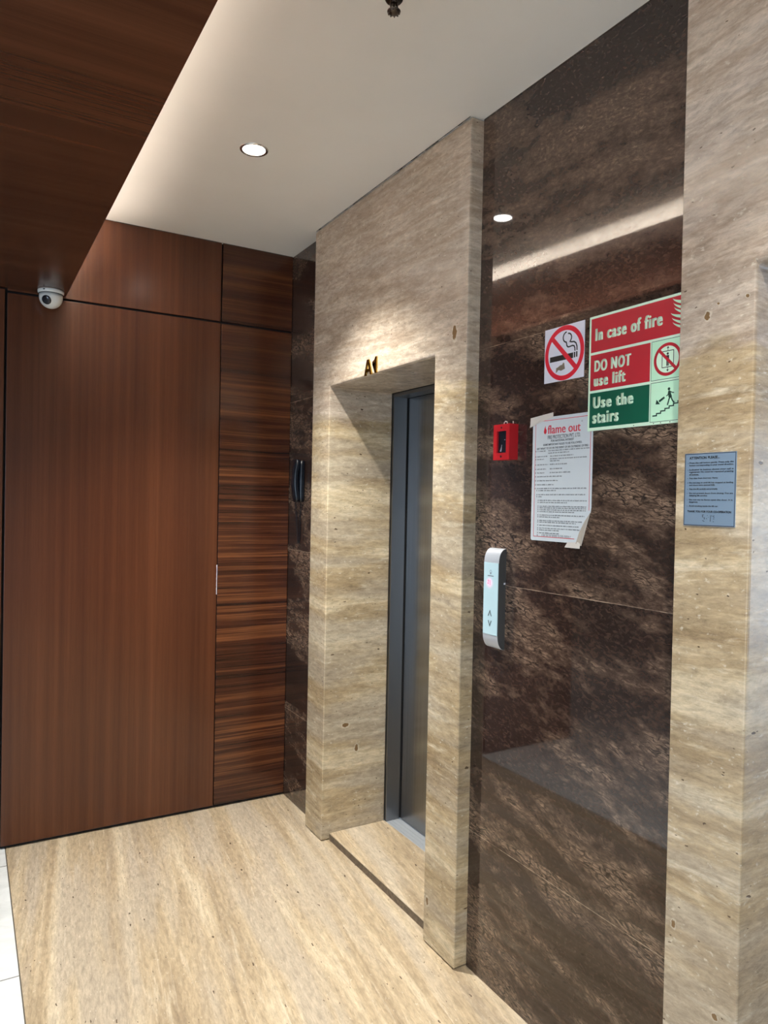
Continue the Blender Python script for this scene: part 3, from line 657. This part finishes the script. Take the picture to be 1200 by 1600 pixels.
# ------------------------------------------------------------------ fire rules notice
pn = on_wall('fire_rules_notice', 0.0, 1.660, 1.447, 'white laminated fire rules notice taped to marble, lower right corner folded', 'notice')
PW, PH = 0.240, 0.362
cut = [(0.004, 0.0), (0.1860, 0.0), (0.1990, 0.032), (0.2190, 0.064), (0.2375, 0.0865), (PW, 0.100), (PW, PH), (0.0, PH), (0.0, 0.004)]
def ripple(x, y): return 0.0006 + 0.0006 * math.sin(x * 31 + 0.8) ** 2 + 0.0005 * (1 - y / PH)
g = G(); g.poly(cut, 0.0004, 0.0014); g.build('sheet', M['paper'], pn)
g = G(); t_ = 0.0015
for a, b in (((0.012, 0.012), (0.012, 0.352)), ((0.012, 0.352), (0.232, 0.352)), ((0.232, 0.352), (0.232, 0.092)), ((0.012, 0.012), (0.1800, 0.012))): g.stroke([a, b], 0.0017, t_, t_ + 0.0001)
g.build('border_line', M['paper_red'], pn)
g = G(); bm = g.bm
f1 = [bm.verts.new(c) for c in ((0.2372, 0.0860, 0.0016), (0.2188, 0.0640, 0.0019), (0.1988, 0.0320, 0.0019), (0.1858, -0.0010, 0.0019), (0.2065, -0.0060, 0.0012), (0.2130, 0.0270, 0.0062), (0.2260, 0.0610, 0.0050))]
for i in range(1, 6): bm.faces.new((f1[0], f1[i], f1[i + 1]))
g.build('folded_corner', M['paper_back'], pn).modifiers.new('thick', 'SOLIDIFY').thickness = 0.0006
def tape(pts, zz=0.0018):
    g = G(); g.poly(pts, zz, zz + 0.0006); return g.build('tape_strip', M['tape'], pn)
tape([(-0.0105, 0.3650), (-0.0118, 0.3400), (0.0080, 0.3440), (0.0860, 0.3600), (0.0855, 0.3740)])
tape([(-0.0125, 0.3370), (0.0110, 0.3420), (0.0350, 0.3560), (0.0300, 0.3585), (-0.0090, 0.3510)], 0.0026)
tape([(0.1430, -0.0135), (0.2010, -0.0140), (0.2030, -0.0010), (0.1960, 0.0040), (0.1540, 0.0010)])
zt = 0.0015
text(pn, 'heading', 'flame out', 0.0635, 0.1945, 0.3125, 0.3375, M['paper_red'], zt, 0.0, heavy=0.03)
g = G(); g.poly([(0.0490, 0.3150), (0.0470, 0.3200), (0.0500, 0.3300), (0.0545, 0.3375), (0.0550, 0.3300), (0.0590, 0.3240), (0.0585, 0.3170), (0.0540, 0.3125)], zt, zt + 0.0002); g.build('flame_logo', M['paper_red'], pn)
G().ring(0.1990, 0.3395, 0.0014, 0.0022, zt, zt + 0.0001, 14).build('registered_mark', M['paper_ink'], pn)
text(pn, 'heading', 'FIRE PROTECTION PVT. LTD.', 0.0640, 0.1945, 0.2970, 0.3080, M['paper_ink'], zt, 0.010)
text(pn, 'heading', 'FOR NATIONAL INTEREST', 0.0780, 0.1700, 0.2885, 0.2948, M['paper_ink'], zt, 0.02)
text(pn, 'heading', 'SOME IMPORTANT RULES TO BE FOLLOWED.', 0.0460, 0.2010, 0.2785, 0.2845, M['paper_ink'], zt, 0.02)
text(pn, 'heading', 'GET WHAT TO DO IN THE EVENT OF AN OUTBREAK OF FIRE :', 0.0190, 0.2270, 0.2680, 0.2742, M['paper_ink'], zt, 0.02)
# fine print, too small to read in the photograph: broken dark rules in the same places
rows = [(0.262, .022, .060), (0.262, .068, .230), (0.255, .068, .152), (0.246, .022, .064), (0.246, .076, .170), (0.238, .022, .052), (0.238, .076, .222), (0.232, .076, .114), (0.222, .022, .070), (0.222, .076, .146), (0.209, .022, .060), (0.209, .076, .126),
        (0.198, .022, .052), (0.198, .076, .160), (0.187, .022, .126), (0.175, .022, .110), (0.163, .022, .094), (0.152, .022, .222), (0.146, .029, .104), (0.134, .030, .220), (0.128, .030, .046),
        (0.117, .036, .228), (0.111, .036, .148), (0.100, .036, .222), (0.095, .036, .222), (0.0895, .036, .220), (0.084, .036, .180), (0.074, .036, .218), (0.0685, .036, .120), (0.058, .036, .212), (0.053, .036, .186), (0.044, .036, .196), (0.0355, .036, .200), (0.030, .036, .120), (0.0215, .036, .118)]
g = G(); bul = set()
for b, a0, a1 in rows:
    a = a0
    while a < a1 - 0.002:
        n = random.choice((2, 3, 4, 5, 6, 7))
        for k in range(n):
            wl = random.choice((0.0009, 0.0014, 0.0018)); hl = random.choice((0.0026, 0.0034, 0.0034))
            if a + wl > a1: break
            g.rect(a, b, a + wl, b + hl, zt, zt + 0.0001)
            if random.random() < 0.5: g.rect(a, b + 0.0014, a + 0.0022, b + 0.0020, zt + 0.00003, zt + 0.00009)
            a += wl + 0.0008
        a += 0.0022
    if a0 < 0.04 and b not in bul: g.rect(a0 - 0.008, b, a0 - 0.005, b + 0.0034, zt, zt + 0.0001)
fp = g.build('fine_print', M['paper_ink'], pn); fp['kind'] = 'stuff'
g = G(); a = 0.048
for n in (1, 3, 3, 3, 7, 2, 4, 6, 1):
    for k in range(n):
        g.rect(a, 0.0128 - a * 0.002, a + 0.0010, 0.0195, zt, zt + 0.0001)
        if k % 2 == 0: g.rect(a, 0.0180, a + 0.0026, 0.0195, zt + 0.00003, zt + 0.00009)
        else: g.rect(a, 0.0155, a + 0.0024, 0.0166, zt + 0.00003, zt + 0.00009)
        a += 0.0033
    a += 0.0024
g.rect(0.0275, 0.0118, 0.0298, 0.0190, zt, zt + 0.0001)
g.build('footer_line', M['paper_ink'], pn)

# ------------------------------------------------------------------ steel notice plate
pl = on_wall('lift_notice_plate', -P - 0.0002, 1.088, 1.512, 'blue grey metal lift instructions plate on the travertine pillar', 'notice')
PLW, PLH = 0.1275, 0.1625
G().rect(0, 0, PLW, PLH, 0, 0.0016).build('plate', M['plate'], pl)
g = G(); zt = 0.0017
for a, b in (((0.0015, 0.0015), (0.0015, PLH - 0.0015)), ((0.0015, PLH - 0.0015), (PLW - 0.0015, PLH - 0.0015)), ((PLW - 0.0015, PLH - 0.0015), (PLW - 0.0015, 0.0015)), ((0.0015, 0.0015), (PLW - 0.0015, 0.0015))): g.stroke([a, b], 0.0016, zt, zt + 0.0001)
g.build('border_line', flat('dark_blue_border', (0.035, 0.045, 0.07), 0.4), pl)
text(pl, 'heading', 'ATTENTION PLEASE...', 0.0120, 0.0880, 0.1492, 0.1550, M['ink'], zt, 0.03)
lines = [(0.1385, 'Press the call button gently. Press only the', .0125, .1215), (0.1330, 'button corresponding to your travel direction.', .0125, .1215), (0.1232, 'Indicator in button shows your call is', .0125, .1215), (0.1180, 'registered. No need for repeated pressing', .0125, .1215), (0.1128, 'of buttons.', .0125, .0375),
         (0.1042, 'Stay clear from doorway. Hurry.', .0130, .0850), (0.0940, 'Do not step in until lift has stopped at landing', .0130, .1215), (0.0888, 'and doors have opened fully.', .0130, .0785), (0.0800, 'Step into lift carefully and promptly.', .0135, .0850), (0.0705, 'Do not prevent doors from closing. You are', .0135, .1215), (0.0652, 'delaying lift service.', .0135, .0600),
         (0.0558, 'Do not try to force open the door. It is', .0135, .1210), (0.0506, 'dangerous.', .0135, .0365), (0.0418, 'Avoid smoking inside the lift car.', .0135, .0870)]
for b, s_, a0, a1 in lines: text(pl, 'text_line', s_, a0, a1, b, b + 0.0042, M['ink'], zt, 0.02)
g = G()
for b in (0.1398, 0.1245, 0.1055, 0.0955, 0.0812, 0.0718, 0.0570, 0.0430): g.disc(0.0088, b + 0.0006, 0.0008, zt, zt + 0.0001, 8)
g.build('bullet', M['ink'], pl)
text(pl, 'heading', 'THANK YOU FOR YOUR CO-OPERATION', 0.0095, 0.1185, 0.0298, 0.0345, M['ink'], zt, 0.03)
g = G()
for pts in ([(0.048, .0245), (0.0525, .0245)], [(0.049, .0245), (0.0488, .0205), (0.052, .0195)], [(0.054, .0200), (0.0530, .0155), (0.0550, .0165)], [(0.0585, .0175), (0.0600, .0160)], [(0.0690, .0245), (0.0688, .0105)], [(0.0715, .0240), (0.0735, .0220)], [(0.0775, .0245), (0.0760, .0215), (0.0785, .0195)], [(0.0755, .0165), (0.0785, .0165)], [(0.0490, .0120), (0.0540, .0105)], [(0.0750, .0105), (0.0775, .0105)], [(0.0605, .0235), (0.0618, .0240)], [(0.0632, .0205), (0.0640, .0195)]): g.stroke(pts, 0.0011, zt, zt + 0.0001)
g.build('worn_logo', M['ink'], pl)

# ------------------------------------------------------------------ wall phone
ph = on_wall('wall_phone', 0.0, 3.385, 1.543, 'black wall phone with coiled cord on marble beside the wood wall', 'telephone')
PWd = 0.052
def bar(x0, x1, samples, seg=14):
    """a rounded bar along local Y: each sample is (y, z_low, z_high, width factor)"""
    bm = bmesh.new(); rows = []; cx_ = (x0 + x1) / 2; hw = (x1 - x0) / 2
    for y, zl, zh, wf in samples:
        row = []
        for k in range(seg):
            a = 2 * math.pi * k / seg; c, s_ = math.cos(a), math.sin(a)
            e = 0.55; px = math.copysign(abs(c) ** e, c); pz = math.copysign(abs(s_) ** e, s_)
            row.append(bm.verts.new((cx_ + hw * wf * px, y, (zl + zh) / 2 + (zh - zl) / 2 * pz)))
        rows.append(row)
    for a, b in zip(rows, rows[1:]):
        for k in range(seg): bm.faces.new((a[k], a[(k + 1) % seg], b[(k + 1) % seg], b[k]))
    bm.faces.new(rows[0]); bm.faces.new(rows[-1][::-1]); q = G(); q.bm.free(); q.bm = bm; return q
bar(0, PWd, [(0.002, 0.004, 0.020, 0.6), (0.004, 0.0005, 0.026, 0.9), (0.02, 0.0004, 0.029, 1), (0.10, 0.0004, 0.030, 1), (0.19, 0.0004, 0.029, 1), (0.207, 0.0005, 0.026, 0.9), (0.210, 0.004, 0.020, 0.6)]).build('cradle', M['black_plastic'], ph, smooth=True)
sm = []
for i in range(19):
    t = i / 18; y = 0.001 + 0.214 * t
    outv = 0.047 + 0.013 * math.sin(math.pi * t)
    th = 0.0235 + (0.004 if (t < 0.25 or t > 0.75) else 0.0)
    e = min(t, 1 - t); wf = 1.0 if e > 0.08 else 0.62 + 0.38 * math.sin(e / 0.08 * math.pi / 2)
    th *= 1.0 if e > 0.05 else 0.55 + 0.45 * e / 0.05
    sm.append((y, outv - th, outv, wf))
bar(0.002, PWd - 0.002, sm).build('handset', M['black_plastic'], ph, smooth=True)
pts = []
path = [Vector((0.026, 0.002, 0.040)), Vector((0.024, -0.05, 0.034)), Vector((0.024, -0.11, 0.030)), Vector((0.023, -0.17, 0.026)), Vector((0.022, -0.200, 0.022)), Vector((0.018, -0.2045, 0.016)), Vector((0.016, -0.190, 0.012)), Vector((0.017, -0.12, 0.011)), Vector((0.020, -0.05, 0.011)), Vector((0.024, 0.003, 0.012))]
seglen = [0]
for a, b in zip(path, path[1:]): seglen.append(seglen[-1] + (b - a).length)
N = 520
for i in range(N + 1):
    s_ = seglen[-1] * i / N
    k = max(j for j in range(len(path) - 1) if seglen[j] <= s_ + 1e-9); t = (s_ - seglen[k]) / (seglen[k + 1] - seglen[k])
    p = path[k].lerp(path[k + 1], t); d = (path[k + 1] - path[k]).normalized()
    n1 = Vector((1, 0, 0)); n1 = (n1 - d * n1.dot(d)).normalized(); n2 = d.cross(n1)
    ang = 2 * math.pi * s_ / 0.0068; rc = 0.0046 * min(1, s_ / 0.02, (seglen[-1] - s_) / 0.02)
    pts.append(p + n1 * rc * math.cos(ang) + n2 * rc * math.sin(ang))
G().tube(pts, 0.0014, 5).build('coiled_cord', M['black_plastic'], ph, smooth=True)
